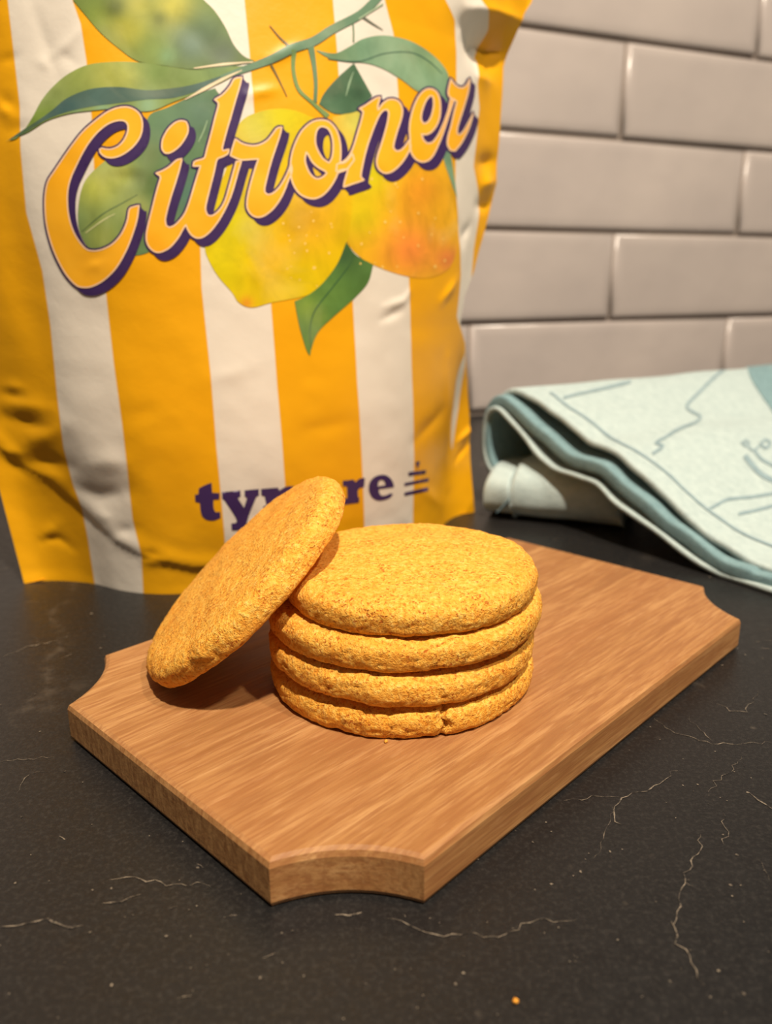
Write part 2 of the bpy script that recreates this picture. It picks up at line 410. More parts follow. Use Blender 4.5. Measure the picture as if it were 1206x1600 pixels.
make_cookie('cookie', (0.0338, 1.7571, ZB + DZ * 1.5), (0.01, 0.0, 1), 0.3184, DZ * 1.0, 2, 'third cookie down in the stack, between the bottom and the widest one')
make_cookie('cookie', (0.0418, 1.7699, ZB + DZ * 2.48), (-0.02, 0.0, 1), 0.3273, DZ * 0.98, 3, 'widest cookie of the stack, directly under the top cookie')
make_cookie('cookie', (0.0550, 1.7581, ZB + DZ * 3.45), (-0.01, -0.01, 1), 0.3004, DZ * 0.98, 4, 'top cookie of the stack with a smooth shallow dome', dome=0.012)
make_cookie('cookie', (-0.3553, 1.8337, 0.3251), (-0.667, -0.101, 0.738), 0.3249, 0.0697, 5, 'tilted cookie leaning on its edge against the cookie stack', dome=0.010)

# ------------------------------------------------------------------ pouch
ZR = np.array([0, .25, .55, .85, 1.2, 1.6, 2.1, 2.5, 2.75, 3.0])
XC = np.array([0, .04, .09, .125, .16, .20, .25, .38, .52, .66, .78, .86, .90, .94, 1.0])
NR = np.array([
 [2.94, 2.935, 2.88, 2.82, 2.73, 2.66, 2.61, 2.57, 2.58, 2.66, 2.78, 2.91, 3.00, 3.06, 3.09],
 [2.95, 2.93, 2.86, 2.79, 2.71, 2.64, 2.58, 2.51, 2.52, 2.60, 2.74, 2.88, 2.98, 3.05, 3.08],
 [2.96, 2.91, 2.82, 2.75, 2.68, 2.62, 2.56, 2.48, 2.48, 2.55, 2.68, 2.80, 2.88, 2.99, 3.05],
 [2.97, 2.91, 2.81, 2.75, 2.68, 2.62, 2.56, 2.48, 2.47, 2.53, 2.64, 2.75, 2.82, 2.90, 3.00],
 [2.97, 2.91, 2.81, 2.75, 2.68, 2.62, 2.56, 2.49, 2.48, 2.53, 2.63, 2.73, 2.80, 2.88, 2.98],
 [2.97, 2.91, 2.82, 2.76, 2.70, 2.65, 2.59, 2.53, 2.52, 2.56, 2.65, 2.75, 2.82, 2.89, 2.98],
 [2.97, 2.92, 2.84, 2.79, 2.74, 2.70, 2.66, 2.61, 2.60, 2.63, 2.71, 2.79, 2.85, 2.91, 2.98],
 [2.97, 2.94, 2.90, 2.87, 2.84, 2.81, 2.79, 2.76, 2.76, 2.78, 2.82, 2.87, 2.90, 2.94, 2.98],
 [2.97, 2.965, 2.95, 2.945, 2.94, 2.94, 2.93, 2.93, 2.93, 2.93, 2.94, 2.95, 2.955, 2.96, 2.98],
 [2.97] * 14 + [2.97]])
SLZ = ([0, .34, .8, 1.2, 2, 3.0], [-.165, -.2, -.26, -.30, -.36, -.38])
SRZ = ([0, .25, .46, .63, .79, .87, .98, 1.07, 1.33, 1.42, 1.68, 1.84, 2.03, 2.08, 2.3, 3.0],
       [1.762, 1.728, 1.706, 1.668, 1.60, 1.532, 1.552, 1.622, 1.738, 1.762, 1.772, 1.782, 1.86, 1.90, 1.93, 1.95])
SRS = ([0, .5, .87, 1.33, 1.84, 2.08, 3.0], [1.762, 1.72, 1.71, 1.752, 1.80, 1.88, 1.95])   # unpinched width for the bulge
def cubic_w(x, grid):
    """Catmull-Rom style (non-uniform, finite difference tangents) index and weights"""
    i = np.clip(np.searchsorted(grid, x, side='right') - 1, 0, len(grid) - 2)
    h = grid[i + 1] - grid[i]; t = (x - grid[i]) / h
    t = np.clip(t, 0, 1)
    return i, t, h
def interp_rows(vals, grid, x):
    """vals [K, M...]: interpolate along K at points x[M] -> uses hermite with clipped slopes"""
    K = len(grid); d = np.zeros_like(vals)
    g = grid.reshape((-1,) + (1,) * (vals.ndim - 1))
    sl = (vals[1:] - vals[:-1]) / (g[1:] - g[:-1])
    d[1:-1] = 0.5 * (sl[1:] + sl[:-1]); d[0] = sl[0]; d[-1] = sl[-1]
    return d
DZR = interp_rows(NR, ZR, None)
def base_n(s, z):
    s = np.asarray(s, float); z = np.asarray(z, float)
    zc = np.clip(z, 0, 3.0)
    sl = np.interp(zc, *SLZ); sr = np.interp(zc, *SRS); x = np.clip((s - sl) / (sr - sl), 0, 1)
    i, t, h = cubic_w(zc, ZR); t = t[:, None]; h = h[:, None]
    h00 = 2 * t**3 - 3 * t**2 + 1; h10 = t**3 - 2 * t**2 + t; h01 = -2 * t**3 + 3 * t**2; h11 = t**3 - t**2
    row = h00 * NR[i] + h10 * h * DZR[i] + h01 * NR[i + 1] + h11 * h * DZR[i + 1]          # M x cols
    d = np.zeros_like(row); slp = (row[:, 1:] - row[:, :-1]) / (XC[1:] - XC[:-1])
    d[:, 1:-1] = 0.5 * (slp[:, 1:] + slp[:, :-1]); d[:, 0] = slp[:, 0]; d[:, -1] = slp[:, -1]
    j, u, k = cubic_w(x, XC); m = np.arange(len(s))
    g00 = 2 * u**3 - 3 * u**2 + 1; g10 = u**3 - 2 * u**2 + u; g01 = -2 * u**3 + 3 * u**2; g11 = u**3 - u**2
    return g00 * row[m, j] + g10 * k * d[m, j] + g01 * row[m, j + 1] + g11 * k * d[m, j + 1]
def hit(px, fn):
    """meet the pouch surface n = fn(s, z) along the sight lines of a layout sketch"""
    r = rays(px); rn = r @ NV; rs = r @ DV; n = np.full(len(r), 2.62)
    for _ in range(60):
        t = n / rn; s = t * rs; z = 1 + t * r[:, 2]; n = 0.6 * n + 0.4 * fn(s, z)
    return s, z
# creases of the film: (polyline in sketch px, height towards the viewer, half width in units)
CREASE = [
 ([(14, 632), (45, 634), (75, 640)], .022, .030), ([(12, 652), (40, 660), (72, 668)], -.026, .024),
 ([(40, 692), (65, 684), (98, 664)], .026, .034), ([(34, 726), (70, 722), (112, 730)], -.034, .034),
 ([(8, 602), (35, 606)], .012, .018), ([(8, 616), (35, 620)], -.012, .016), ([(0, 705), (36, 706)], .014, .02),
 ([(128, 728), (165, 722), (198, 722)], .020, .040), ([(122, 766), (160, 776), (196, 770)], -.030, .034),
 ([(152, 806), (176, 808)], .010, .02), ([(178, 834), (208, 826)], -.016, .022), ([(224, 862), (250, 868)], -.018, .02), ([(228, 880), (252, 876)], .014, .018),
 ([(68, 838), (88, 820)], .016, .022), ([(66, 846), (92, 842), (112, 856)], -.016, .016),
 ([(135, 408), (165, 400)], -.004, .02), ([(140, 420), (158, 410)], .005, .014),
 ([(48, 0), (70, 60), (92, 125)], -.008, .016), ([(72, 92), (98, 76), (128, 42)], .009, .012), ([(90, 80), (120, 100)], -.008, .014), ([(60, 96), (75, 105)], .008, .012),
 ([(0, 150), (24, 168)], -.016, .02), ([(0, 166), (16, 182)], .014, .014), ([(0, 96), (28, 88)], -.010, .014), ([(14, 205), (46, 196)], -.010, .018),
 ([(172, 262), (222, 266)], .006, .02), ([(176, 276), (220, 280)], -.007, .02),
 ([(728, 14), (770, 22), (815, 33)], .050, .050), ([(722, 40), (735, 70), (760, 92)], -.050, .040), ([(745, 66), (790, 80)], -.060, .050),
 ([(742, 118), (768, 128)], .022, .04), ([(752, 290), (770, 284)], .026, .028), ([(748, 256), (772, 250)], -.020, .028), ([(745, 322), (765, 318)], -.018, .024),
 ([(700, 560), (700, 640), (698, 760)], .012, .03), ([(706, 300), (716, 345), (724, 380)], -.010, .018), ([(722, 372), (735, 352)], -.012, .022),
 ([(330, 592), (392, 576)], .004, .03), ([(480, 672), (545, 660)], -.004, .03), ([(190, 650), (256, 636)], -.005, .03), ([(205, 676), (262, 648)], .005, .03),
 ([(600, 480), (630, 470), (640, 455)], .007, .012), ([(595, 500), (628, 485)], -.006, .012), ([(690, 470), (712, 440)], .012, .02),
 ([(648, 690), (694, 640)], -.008, .03), ([(652, 760), (692, 790)], .008, .03), ([(420, 95), (470, 70)], .006, .014), ([(385, 150), (430, 140)], .006, .014),
 ([(712, 720), (735, 690)], -.012, .014), ([(716, 690), (738, 668)], .014, .014),
]
GUSSET = [(-12, 690), (36, 729), (80, 752), (128, 795), (150, 816), (180, 845), (222, 868), (300, 888), (420, 886), (560, 850), (660, 800)]
def poly_sz(pp):
    s, z = hit(pp, base_n); return np.stack([s, z], 1)
CR = [(poly_sz(p), a, w_) for p, a, w_ in CREASE]
GU = poly_sz(GUSSET)
def seg_dist(s, z, P):
    best = np.full(len(s), 9.0); along = np.zeros(len(s)); L = 0.0; tot = sum(np.linalg.norm(P[i + 1] - P[i]) for i in range(len(P) - 1))
    for i in range(len(P) - 1):
        a, b = P[i], P[i + 1]; e = b - a; l = np.linalg.norm(e); t = np.clip(((s - a[0]) * e[0] + (z - a[1]) * e[1]) / (l * l), 0, 1)
        d = np.hypot(s - a[0] - t * e[0], z - a[1] - t * e[1]); k = d < best; best = np.where(k, d, best); along = np.where(k, (L + t * l) / tot, along); L += l
    return best, along
def vnoise(s, z, f, seed):
    # smooth value noise, vectorised
    x = s * f + seed * 7.3; y = z * f + seed * 3.1; xi = np.floor(x); yi = np.floor(y); fx = x - xi; fy = y - yi
    fx = fx * fx * (3 - 2 * fx); fy = fy * fy * (3 - 2 * fy)
    hsh = lambda a, b: np.modf(np.abs(np.sin(a * 127.1 + b * 311.7 + seed) * 43758.5453))[0]
    return (hsh(xi, yi) * (1 - fx) + hsh(xi + 1, yi) * fx) * (1 - fy) + (hsh(xi, yi + 1) * (1 - fx) + hsh(xi + 1, yi + 1) * fx) * fy - 0.5
def z_hi(P): return P[0, 1] > 1.6
def surf_n(s, z):
    s = np.asarray(s, float); z = np.asarray(z, float); n = base_n(s, z); q = np.zeros(len(s))
    for P, a, w_ in CR:
        d, al = seg_dist(s, z, P); q += a * (0.42 if P[0, 0] < 0.45 else 1.0) * np.exp(-(d / w_) ** (1.0 if P[0, 0] > 1.45 and z_hi(P) else 1.7)) * (0.35 + 0.65 * np.sin(pi * np.clip(al, 0.05, 0.95)))
    d, al = seg_dist(s, z, GU); zl = np.interp(s, GU[:, 0], GU[:, 1]); below = np.clip((zl - z) / 0.03, -1, 1)
    k = np.clip(1.25 - s, 0, 1) ; k = np.clip(k * 3, 0, 1)
    q += k * (0.006 * np.exp(-((d - 0.02) / 0.03) ** 2) * (below < 0) - 0.006 * np.clip(below, 0, 1) * np.exp(-np.maximum(zl - z, 0) / 0.12))
    fade = np.clip(z / 0.05, 0, 1)
    q += fade * (0.010 * vnoise(s, z, 3.0, 2) + 0.005 * vnoise(s, z * 0.7, 7.0, 5) + 0.0022 * vnoise(s + 0.4 * z, z, 15.0, 9))
    return n - q * np.clip(z / 0.03, 0.15, 1)
_gs = np.linspace(-0.6, 2.2, 1000); _gz = np.linspace(-0.1, 3.1, 1100)
_GZ, _GS = np.meshgrid(_gz, _gs, indexing='ij'); _GN = surf_n(_GS.ravel(), _GZ.ravel()).reshape(_GZ.shape)
def surf_n(s, z):
    s = np.asarray(s, float); z = np.asarray(z, float)
    x = np.clip((s + 0.6) / 2.8 * 999, 0, 998.999); y = np.clip((z + 0.1) / 3.2 * 1099, 0, 1098.999)
    i = x.astype(int); j = y.astype(int); fx = x - i; fy = y - j
    return (_GN[j, i] * (1 - fx) + _GN[j, i + 1] * fx) * (1 - fy) + (_GN[j + 1, i] * (1 - fx) + _GN[j + 1, i + 1] * fx) * fy
# stripe edges (white starts at odd, yellow at even numbers)
EDGES = [
 [(12, 0), (31, 166), (32, 232), (41, 332), (66, 423), (79, 510), (89, 616), (99, 699), (114, 757), (128, 794), (137, 840), (148, 912)],
 [(113, 0), (126, 37), (135, 95), (143, 182), (147, 265), (158, 400), (166, 462), (178, 570), (191, 665), (199, 736), (207, 811), (221, 869), (224, 931)],
 [(279, 0), (290, 150), (303, 290), (313, 390), (315, 450), (328, 574), (338, 699), (346, 782), (352, 856), (356, 905)],
 [(382, 0), (390, 83), (396, 162), (406, 290), (422, 460), (433, 603), (444, 740), (452, 860)],
 [(520, 0), (528, 100), (537, 240), (551, 467), (558, 599), (566, 732), (569, 811), (570, 860)],
 [(601, 0), (615, 54), (622, 145), (630, 290), (639, 440), (643, 574), (647, 715), (645, 819)],
 [(696, 0), (711, 33), (713, 83), (712, 200), (711, 300), (717, 370), (720, 430), (713, 500)],
 [(752, 0), (764, 24), (763, 47), (742, 86), (746, 131), (749, 169), (744, 225), (740, 260), (747, 300), (748, 325), (740, 389), (736, 440)],
]
EK = []
for e in EDGES:
    s, z = hit(e, surf_n); o_ = np.argsort(z); EK.append((z[o_], s[o_]))
def stripe_u(s, z):
    """how far inside a white stripe a film point lies (negative = yellow)"""
    E = [np.interp(z, k[0], k[1]) for k in EK]
    # low on the right the last stripes run on round the corner fold
    lo = np.clip((0.90 - z) / 0.12, 0, 1); E[6] = E[6] * (1 - lo) + np.interp(z, [0, .30, .45, .64, .74, .95], [1.62, 1.612, 1.562, 1.556, 1.61, 1.61]) * lo
    lo2 = np.clip((1.02 - z) / 0.12, 0, 1); E[7] = E[7] * (1 - lo2) + np.interp(z, [0, .30, .5, .7, .85], [1.60, 1.606, 1.632, 1.628, 1.585]) * lo2
    d = np.full(len(s), -1.0)
    for i in range(0, 8, 2): d = np.maximum(d, np.minimum(s - E[i], E[i + 1] - s))
    return d
def sz_point(s, z, lift=0.0):
    e = 0.004; n = surf_n(s, z)
    if np.any(lift):
        ns = (surf_n(s + e, z) - surf_n(s - e, z)) / (2 * e); nz = (surf_n(s, z + e) - surf_n(s, z - e)) / (2 * e)
        l = np.sqrt(1 + ns**2 + nz**2); ss = s + lift * ns / l; zz = z + lift * nz / l; nn = n - lift / l
    else: ss, zz, nn = s, z, n
    return ss[:, None] * DV + nn[:, None] * NV + np.stack([zz * 0, zz * 0, zz], 1)

pouch = empty('stand_up_pouch', Vector(wl(0.75, 2.8)) * U)
tag(pouch, 'yellow and white striped stand-up pouch printed with lemons behind the board', 'pouch')
FILM = m_film()
NXg, NZg = 260, 330
xx = 0.5 - 0.5 * np.cos(np.linspace(0, pi, NXg)); xx = 0.45 * xx + 0.55 * np.linspace(0, 1, NXg)
zz = np.linspace(0, 3.0, NZg)
ZZ, XX = np.meshgrid(zz, xx, indexing='ij'); zf = ZZ.ravel(); sf = np.interp(zf, *SLZ) * (1 - XX.ravel()) + np.interp(zf, *SRZ) * XX.ravel()
P = sz_point(sf, zf)
fp = mesh_obj('front_panel', P, grid_faces(NZg, NXg), FILM); adopt(fp, pouch); set_attr(fp, 'stripe', stripe_u(sf, zf))
# back panel and base gusset
NXb, NZb = 70, 90
xb = np.linspace(0, 1, NXb); zb = np.linspace(0, 3.0, NZb); ZB_, XB_ = np.meshgrid(zb, xb, indexing='ij'); zf2 = ZB_.ravel()
sf2 = np.interp(zf2, *SLZ) * (1 - XB_.ravel()) + np.interp(zf2, *SRZ) * XB_.ravel()
x_ = XB_.ravel(); bul = np.clip(4 * x_ * (1 - x_), 0, 1) ** 0.7 * np.interp(zf2, [0, .3, 1.2, 2.1, 2.6, 3.0], [.30, .42, .46, .30, .08, 0.0])
sl_n = surf_n(np.interp(zf2, *SLZ), zf2); sr_n = surf_n(np.interp(zf2, *SRZ), zf2)
nb = sl_n * (1 - x_) + sr_n * x_ + bul + 0.004
Pb = sf2[:, None] * DV + nb[:, None] * NV + np.stack([zf2 * 0, zf2 * 0, zf2], 1)
bp = mesh_obj('back_panel', Pb, [f[::-1] for f in grid_faces(NZb, NXb)], FILM); adopt(bp, pouch); set_attr(bp, 'stripe', stripe_u(sf2, zf2))
fr = P[:NXg]; bk = Pb[:NXb]
loop = list(fr) + list(bk[::-1]); cen = np.mean(loop, 0) + np.array([0, 0, 0.12])
Vg = loop + [cen]; Fg = [(i, len(loop), (i + 1) % len(loop)) for i in range(len(loop))]
gp = mesh_obj('base_gusset', Vg, Fg, FILM); adopt(gp, pouch); set_attr(gp, 'stripe', np.full(len(Vg), -1.0))

# --- printing on the film
def inside(px, polys):
    px = np.asarray(px); c = np.zeros(len(px), bool)
    for poly in polys:
        p = np.asarray(poly); q = np.roll(p, -1, 0)
        for (x1, y1), (x2, y2) in zip(p, q):
            if y1 == y2: continue
            k = ((y1 > px[:, 1]) != (y2 > px[:, 1])) & (px[:, 0] < (x2 - x1) * (px[:, 1] - y1) / (y2 - y1) + x1); c ^= k
    return c
def smooth_poly(p, closed=True, step=3.0, sharp=45):
    """Catmull-Rom through the points; corners sharper than `sharp` degrees stay sharp"""
    p = np.asarray(p, float); n = len(p); out = []
    cor = np.zeros(n, bool)
    for i in range(n):
        a = p[i] - p[i - 1]; b = p[(i + 1) % n] - p[i]; ang = abs((math.atan2(b[1], b[0]) - math.atan2(a[1], a[0]) + pi) % (2 * pi) - pi)
        cor[i] = math.degrees(ang) > sharp or (not closed and i in (0, n - 1))
    for i in range(n if closed else n - 1):
        p1, p2 = p[i], p[(i + 1) % n]; p0 = p[i - 1] if not cor[i] else p1 - (p2 - p1); p3 = p[(i + 2) % n] if not cor[(i + 1) % n] else p2 + (p2 - p1)
        k = max(1, int(np.linalg.norm(p2 - p1) / step))
        for q in range(k):
            t = q / k; out.append(0.5 * ((2 * p1) + (-p0 + p2) * t + (2 * p0 - 5 * p1 + 4 * p2 - p3) * t**2 + (-p0 + 3 * p1 - 3 * p2 + p3) * t**3))
    if not closed: out.append(p[-1])
    return np.array(out)
def tri_fill(polys, step=4.0):
    pts = []; edges = []
    for p in polys:
        k = len(pts); pts += [Vector((float(a), float(b))) for a, b in p]; edges += [(k + i, k + (i + 1) % len(p)) for i in range(len(p))]
    al = np.concatenate(polys); lo = al.min(0); hi = al.max(0)
    gx, gy = np.meshgrid(np.arange(lo[0] + step / 2, hi[0], step), np.arange(lo[1] + step / 2, hi[1], step)); g = np.stack([gx.ravel(), gy.ravel()], 1)
    g = g[inside(g, polys)]
    if len(g):
        # keep grid points away from the outline
        B = np.concatenate(polys); keep = np.ones(len(g), bool)
        for c0 in range(0, len(g), 500):
            d = np.min(((g[c0:c0 + 500, None, :] - B[None]) ** 2).sum(-1), 1); keep[c0:c0 + 500] = d > (0.4 * step) ** 2
        g = g[keep]
    pts += [Vector((float(a), float(b))) for a, b in g]
    v, e, f, *_ = delaunay_2d_cdt(pts, edges, [], 0, 1e-4)
    v = np.array([(a[0], a[1]) for a in v]); f = np.array([list(t) for t in f if len(t) == 3]); ctr = v[f].mean(1)
    return v, f[inside(ctr, polys)]
def print_mesh(name, v, f, lift, mat, parent=None, paint=None):
    s, z = hit(v, surf_n); Pp = sz_point(s, z, lift)
    # wind faces towards the viewer
    f = np.asarray(f); a = v[f[:, 1]] - v[f[:, 0]]; b = v[f[:, 2]] - v[f[:, 0]]; fl = (a[:, 0] * b[:, 1] - a[:, 1] * b[:, 0]) > 0
    f = np.where(fl[:, None], f[:, ::-1], f)
    ob = mesh_obj(name, Pp, f, mat)
    if paint is not None: set_col(ob, 'paint', paint(v))
    if parent is pouch: adopt(ob, pouch)
    elif parent is not None:
        ob.parent = parent; ob.matrix_parent_inverse = Matrix.Translation(pouch.location).inverted() @ Matrix.Identity(4)
        ob.matrix_parent_inverse = Matrix.Identity(4)
    return ob
def strips(v_list):
    """join quads given as rows of points [[p..],[p..]] -> verts, tris"""
    V = []; F = []
    for rows in v_list:
        k = len(V); nr = len(rows); nc = len(rows[0])
        for r in rows: V += [np.asarray(q) for q in r]
        for i in range(nr - 1):
            for j in range(nc - 1):
                a = k + i * nc + j; F += [(a, a + 1, a + nc + 1), (a, a + nc + 1, a + nc)]
    return np.array(V), np.array(F)
def outline_strip(p, hw, closed=True, taper=False):
    """stroke of half width hw (px) along p"""
    n = len(p); L = []; Rr = []
    for i in range(n):
        a = p[i - 1] if closed or i else p[i]; b = p[(i + 1) % n] if closed or i < n - 1 else p[i]
        d = b - a; d = d / (np.linalg.norm(d) + 1e-9); nn = np.array([-d[1], d[0]])
        h = hw if np.isscalar(hw) else hw[i]
        if taper: h = h * min(1.0, 0.15 + 1.0 * min(i, n - 1 - i) / max(1, n / 5))
        L.append(p[i] + nn * h); Rr.append(p[i] - nn * h)
    if closed: L.append(L[0]); Rr.append(Rr[0])
    return [[L, (np.array(L) + np.array(Rr)) / 2, Rr]]
def mmerge(*ms):
    V = []; F = []; k = 0
    for v, f in ms:
        V.append(v); F.append(np.asarray(f) + k); k += len(v)
    return np.concatenate(V), np.concatenate(F)

PAINT = m_paint(); INK = m_flat('violet_ink', lin(62, 42, 92)); CREAM = m_flat('cream_ink', lin(244, 206, 168)); FACE = m_flat('amber_ink', lin(244, 172, 24), 0.4, lin(250, 184, 44), 40)
def L_(*c): return np.array(lin(*c)[:3])
def spots(base, lst):
    """flat print colour: base tint with soft watercolour washes (x, y, radius, colour, amount)"""
    def fn(v):
        c = np.tile(np.array(base), (len(v), 1)).astype(float)
        for x, y, r, col, am in lst:
            k = am * np.exp(-((v[:, 0] - x) ** 2 + (v[:, 1] - y) ** 2) / (r * r)); c = c * (1 - k[:, None]) + np.array(col) * k[:, None]
        return np.concatenate([c, np.ones((len(v), 1))], 1)
    return fn
def zz_(pts, x0, y0, sc_): return [(x0 + a / sc_, y0 + b / sc_) for a, b in pts]
LZ = lambda p: zz_(p, 300, 150, 2.741)
TZ = lambda p: zz_(p, 0, 0, 3.015)
RZ = lambda p: zz_(p, 380, 0, 3.015)
G_D, G_M, G_L, G_Y, G_B = L_(52, 84, 62), L_(96, 128, 70), L_(136, 158, 74), L_(196, 196, 76), L_(104, 136, 128)
prints = [
 ('lemon_print', LZ([(600, 90), (720, 65), (800, 75), (880, 90), (980, 130), (1060, 230), (1100, 320), (1130, 430), (1140, 600), (1120, 700), (1080, 755), (1000, 780), (900, 768), (790, 730), (720, 690), (665, 620), (640, 450), (620, 260)]),
  L_(238, 180, 30), [(560, 190, 40, L_(206, 204, 96), .9), (575, 270, 45, L_(216, 206, 24), .95), (565, 340, 40, L_(216, 196, 14), .85), (655, 300, 40, L_(236, 150, 40), .75), (640, 390, 45, L_(244, 140, 62), .9), (700, 405, 22, L_(240, 130, 70), .8), (690, 330, 24, L_(240, 176, 30), .5)], .0010),
 ('lemon_print', LZ([(55, 650), (60, 560), (90, 450), (150, 300), (195, 130), (280, 70), (400, 55), (510, 90), (600, 150), (670, 300), (685, 450), (665, 620), (620, 720), (560, 800), (500, 850), (420, 870), (340, 885), (270, 905), (230, 902), (195, 880), (170, 840), (110, 770), (70, 700)]),
  L_(224, 190, 0), [(400, 195, 40, L_(206, 200, 90), .9), (440, 180, 40, L_(214, 204, 10), .8), (360, 350, 50, L_(220, 208, 20), .9), (345, 420, 60, L_(222, 206, 6), .9), (480, 350, 50, L_(228, 170, 30), .8), (430, 410, 40, L_(236, 178, 14), .6), (500, 300, 45, L_(226, 168, 40), .6), (385, 474, 11, L_(222, 140, 30), .9), (470, 440, 40, L_(222, 196, 6), .8)], .0014),
 ('leaf_print', LZ([(660, 625), (700, 680), (775, 722), (752, 800), (690, 870), (600, 950), (540, 1010), (512, 1075), (505, 1112), (490, 1090), (460, 990), (438, 880), (500, 850), (560, 800), (620, 720)]),
  L_(88, 128, 62), [(540, 400, 22, L_(56, 88, 54), .95), (565, 420, 24, L_(84, 120, 62), .7), (478, 480, 22, L_(128, 158, 60), .9), (520, 460, 24, L_(104, 142, 66), .7), (485, 540, 18, L_(90, 130, 50), .8), (500, 500, 16, L_(132, 160, 64), .5)], .0018),
 ('leaf_print', [(336, 138), (300, 150), (262, 168), (236, 178), (222, 200), (185, 238), (160, 255), (132, 285), (122, 330), (127, 368), (150, 395), (200, 400), (240, 390), (290, 345), (320, 290), (345, 220), (350, 165)],
  L_(104, 136, 92), [(310, 180, 45, L_(96, 126, 106), .95), (260, 200, 40, L_(104, 136, 104), .9), (150, 290, 42, L_(186, 192, 84), .95), (190, 270, 24, L_(190, 196, 92), .8), (235, 280, 30, L_(84, 112, 50), .8), (160, 370, 34, L_(158, 170, 84), .9), (215, 330, 26, L_(176, 182, 86), .7), (300, 300, 40, L_(86, 124, 110), .9), (238, 240, 20, L_(78, 104, 48), .7)], .0010),
 ('leaf_print', [(114, 0), (133, 23), (156, 50), (186, 76), (216, 96), (259, 103), (298, 108), (348, 107), (398, 95), (381, 88), (365, 70), (352, 43), (335, 17), (318, 0), (300, -20), (235, -45), (150, -30)],
  L_(116, 136, 68), [(150, 30, 24, L_(132, 152, 66), .8), (200, 45, 34, L_(184, 182, 74), .9), (270, 10, 30, L_(202, 196, 84), .95), (215, 5, 22, L_(190, 186, 84), .8), (180, 12, 16, L_(92, 104, 56), .8), (330, 45, 30, L_(100, 126, 74), .9), (300, 70, 34, L_(110, 134, 118), .9), (350, 85, 32, L_(100, 116, 98), .9), (240, 78, 22, L_(138, 160, 86), .8), (262, 88, 14, L_(128, 164, 118), .8), (250, 30, 14, L_(110, 120, 66), .7)], .0018),
 ('leaf_print', TZ([(28, 665), (90, 645), (150, 560), (200, 470), (260, 400), (330, 345), (420, 305), (540, 292), (650, 295), (800, 315), (920, 330), (1060, 318), (1170, 310), (1130, 335), (1060, 380), (950, 430), (820, 480), (700, 525), (560, 512), (450, 520), (330, 535), (220, 570), (130, 625)]),
  L_(136, 156, 88), [(60, 190, 26, L_(124, 152, 60), .9), (110, 125, 30, L_(146, 162, 84), .8), (170, 115, 36, L_(178, 182, 88), .9), (200, 120, 22, L_(186, 190, 92), .6), (250, 112, 30, L_(116, 142, 74), .8), (300, 118, 30, L_(124, 148, 84), .8), (340, 108, 24, L_(112, 142, 92), .8), (160, 170, 14, L_(140, 176, 138), .9), (230, 165, 18, L_(144, 178, 140), .9), (120, 176, 12, L_(120, 160, 120), .6)], .0024),
 ('leaf_print', TZ([(40, 662), (130, 600), (200, 555), (250, 518), (320, 462), (430, 420), (560, 411), (690, 426), (800, 418), (900, 402), (1000, 372), (1120, 330), (1060, 375), (960, 420), (820, 462), (690, 470), (560, 487), (450, 500), (330, 525), (220, 565), (130, 622)]),
  L_(86, 112, 104), [(100, 170, 22, L_(62, 96, 98), .9), (150, 155, 24, L_(82, 112, 106), .8), (220, 145, 22, L_(96, 124, 112), .7), (45, 205, 22, L_(66, 94, 50), .8), (260, 148, 24, L_(88, 108, 96), .7)], .0029),
 ('leaf_print', RZ([(340, 236), (430, 252), (500, 220), (560, 185), (640, 168), (720, 175), (800, 200), (880, 250), (940, 310), (968, 370), (962, 460), (955, 560), (962, 660), (985, 780), (1006, 935), (975, 850), (940, 740), (928, 620), (925, 520), (890, 450), (820, 430), (740, 372), (660, 325), (580, 298), (480, 290), (400, 272)]),
  L_(132, 166, 132), [(530, 85, 22, L_(112, 146, 112), .9), (580, 75, 30, L_(108, 146, 118), .8), (640, 70, 24, L_(136, 166, 130), .8), (610, 95, 22, L_(146, 178, 146), .8), (680, 95, 22, L_(150, 178, 130), .8), (660, 120, 16, L_(140, 176, 140), .8), (692, 150, 20, L_(124, 160, 128), .8), (697, 230, 30, L_(112, 150, 124), .9), (520, 82, 14, L_(92, 124, 84), .8)], .0018),
 ('leaf_print', RZ([(520, 298), (560, 370), (606, 452), (540, 520), (450, 538), (400, 522), (356, 490), (380, 440), (440, 370)]),
  L_(78, 112, 84), [(520, 140, 20, L_(68, 98, 76), .8), (550, 150, 18, L_(72, 106, 78), .8), (515, 168, 16, L_(92, 126, 96), .8), (560, 145, 14, L_(56, 84, 62), .7)], .0020),
]
for nm, pp, base, sp, lift in prints:
    poly = smooth_poly(pp, True, 4.0, 60); v, f = tri_fill([poly], 4.5)
    print_mesh(nm, v, f, 0.0003 + lift * 0.6, PAINT, pouch, spots(base, sp))
